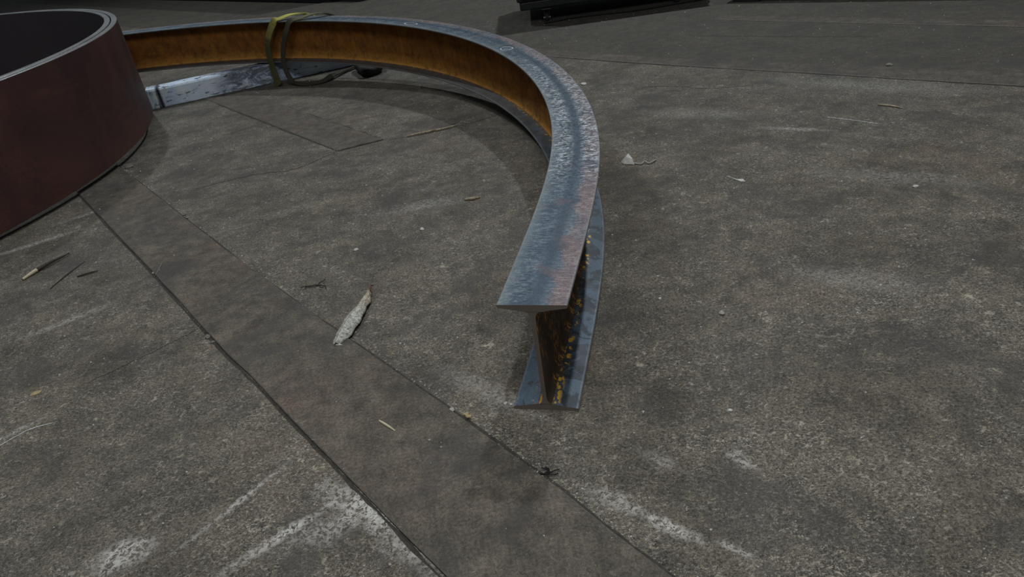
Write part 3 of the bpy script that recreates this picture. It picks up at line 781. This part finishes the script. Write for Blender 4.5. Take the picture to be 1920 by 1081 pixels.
# crumpled scrap with a thread
def crumpled():
    e = empty('crumpled_scrap', (0, 0, 0)); tag(e, 'crumpled white scrap with a trailing thread right of the bend of the beam', 'scrap')
    V = [(.362, 1.885, .001), (.368, 1.868, .001), (.384, 1.855, .002), (.392, 1.862, .015), (.386, 1.890, .022), (.377, 1.880, .016), (.371, 1.876, .008), (.394, 1.850, .001), (.380, 1.900, .001)]
    Fc = [[0, 1, 6], [1, 2, 6], [6, 2, 5], [2, 3, 5], [5, 3, 4], [0, 6, 5], [0, 5, 4], [2, 7, 3], [0, 4, 8], [3, 7, 8], [3, 8, 4], [0, 8, 7, 2, 1]]
    mesh_obj('scrap_body', V, Fc, m_paper, e)
    pts = smooth_path([(.390, 1.862, .003), (.402, 1.846, .004), (.412, 1.843, .003), (.424, 1.851, .006), (.431, 1.838, .003), (.447, 1.846, .004), (.455, 1.856, .003)], 40)
    v, f = tube(pts, [.0022]*41, 6); mesh_obj('thread', v, f, m_stone, e, smooth=True)
crumpled()
def flake(x, y, pts, mat, label, cat='scrap', h=.004, name='paper_scrap'):
    v, f = prism([(x+a, y+b) for a, b in pts], .0006, h, .0008)
    return tag(mesh_obj(name, v, f, mat), label, cat)
flake(.603, 1.63, [(-.012, .035), (-.008, .030), (.008, -.012), (.018, -.016), (.018, -.002), (.004, .006)], m_paper, 'small white paper sliver further right of the crumpled scrap')
flake(-.104, .884, [(-.0055, 0), (0, -.004), (.0055, .001), (.001, .005)], m_ochre, 'thin ochre chip beside the square ochre stone', 'chip', .0058, 'chip')
# soot clumps: tangles of black swarf
def swarf(x, y, r, label, seed):
    rnd = random.Random(seed); P = []
    for k in range(5):
        a = rnd.uniform(0, 6.28); p0 = Vector((x, y, .003)); pts = []
        for i in range(5):
            pts.append(tuple(p0)); a += rnd.uniform(-1.1, 1.1); p0 = p0+Vector((math.cos(a)*r*.5, math.sin(a)*r*.28, rnd.uniform(-.001, .0016))); p0.z = max(p0.z, .0022)
        P.append(tube(smooth_path(pts, 16), [.0010]*17, 5))
    v, f = join(P); return tag(mesh_obj('swarf_clump', v, f, m_soot, smooth=True), label, 'swarf')
swarf(-.432, 1.420, .022, 'black tangle of swarf above the dry leaf', 1)
swarf(.004, .7290, .012, 'black tangle of swarf in the joint low on the strip', 2)
swarf(-.94, 2.00, .022, 'black tangle of swarf by the strip below the maroon ring', 3)

# loose grit: nobody could count it
def grit(n, seed):
    rnd = random.Random(seed); V = []; Fc = []; MI = []
    def add(x, y, r, z0, mi):
        b = len(V); m = 5; a0 = rnd.uniform(0, 6.28); ex_ = rnd.uniform(.5, 1.0)
        for k in range(m):
            a = a0+k*2*math.pi/m; q = r*rnd.uniform(.6, 1.1); V.append((x+math.cos(a)*q, y+math.sin(a)*q*ex_, z0))
        V.append((x+rnd.uniform(-.3, .3)*r, y+rnd.uniform(-.3, .3)*r, z0+r*rnd.uniform(.5, 1.0)))
        for k in range(m): Fc.append([b+k, b+(k+1) % m, b+m]); MI.append(mi)
    def inside(x, y):   # on the diagonal strip?
        for (a, b) in zip(SL, SL[1:]):
            if b[1] <= y <= a[1]:
                xl = a[0]+(b[0]-a[0])*(a[1]-y)/(a[1]-b[1]); break
        else: return False
        for (a, b) in zip(SR, SR[1:]):
            if b[1] <= y <= a[1]:
                xr = a[0]+(b[0]-a[0])*(a[1]-y)/(a[1]-b[1]); return xl < x < xr
        return False
    cnt = 0
    while cnt < n:
        y = .45+rnd.random()**1.5*4.2; x = rnd.uniform(-.75, .75)*(y+.15)*1.05
        if abs(x-.11) < .16 and .84 < y < 1.9 and False: continue
        d = noise.noise(Vector((x*3.3, y*3.3, 2)))
        if d < rnd.uniform(-.75, .35): continue
        on = inside(x, y)
        if on and rnd.random() < .6: continue
        r = (.0006+.0011*rnd.random()**3)*(1+.45*y)
        add(x, y, r, .0060 if on else 0, rnd.choice((0, 0, 1, 1, 2, 3))); cnt += 1
    # drifts caught along the right edge of the strip
    for _ in range(900):
        i = rnd.randrange(1, len(SR)-1); t = rnd.random(); a, b = SR[i], SR[i+1]
        x = a[0]+(b[0]-a[0])*t; y = a[1]+(b[1]-a[1])*t; o_ = abs(rnd.gauss(0, .013))+.002
        add(x+o_*.8, y+o_*.55, (.0006+.0012*rnd.random()**3)*(1+.35*y), 0, rnd.choice((0, 1, 1, 3)))
    o = mesh_obj('loose_grit', V, Fc, [m_paper, m_stone, m_dstone, m_ochre], floor, MI)
    return tag(o, 'loose pale grit and mortar crumbs strewn over the concrete', kind='stuff')
grit(5200, 5)
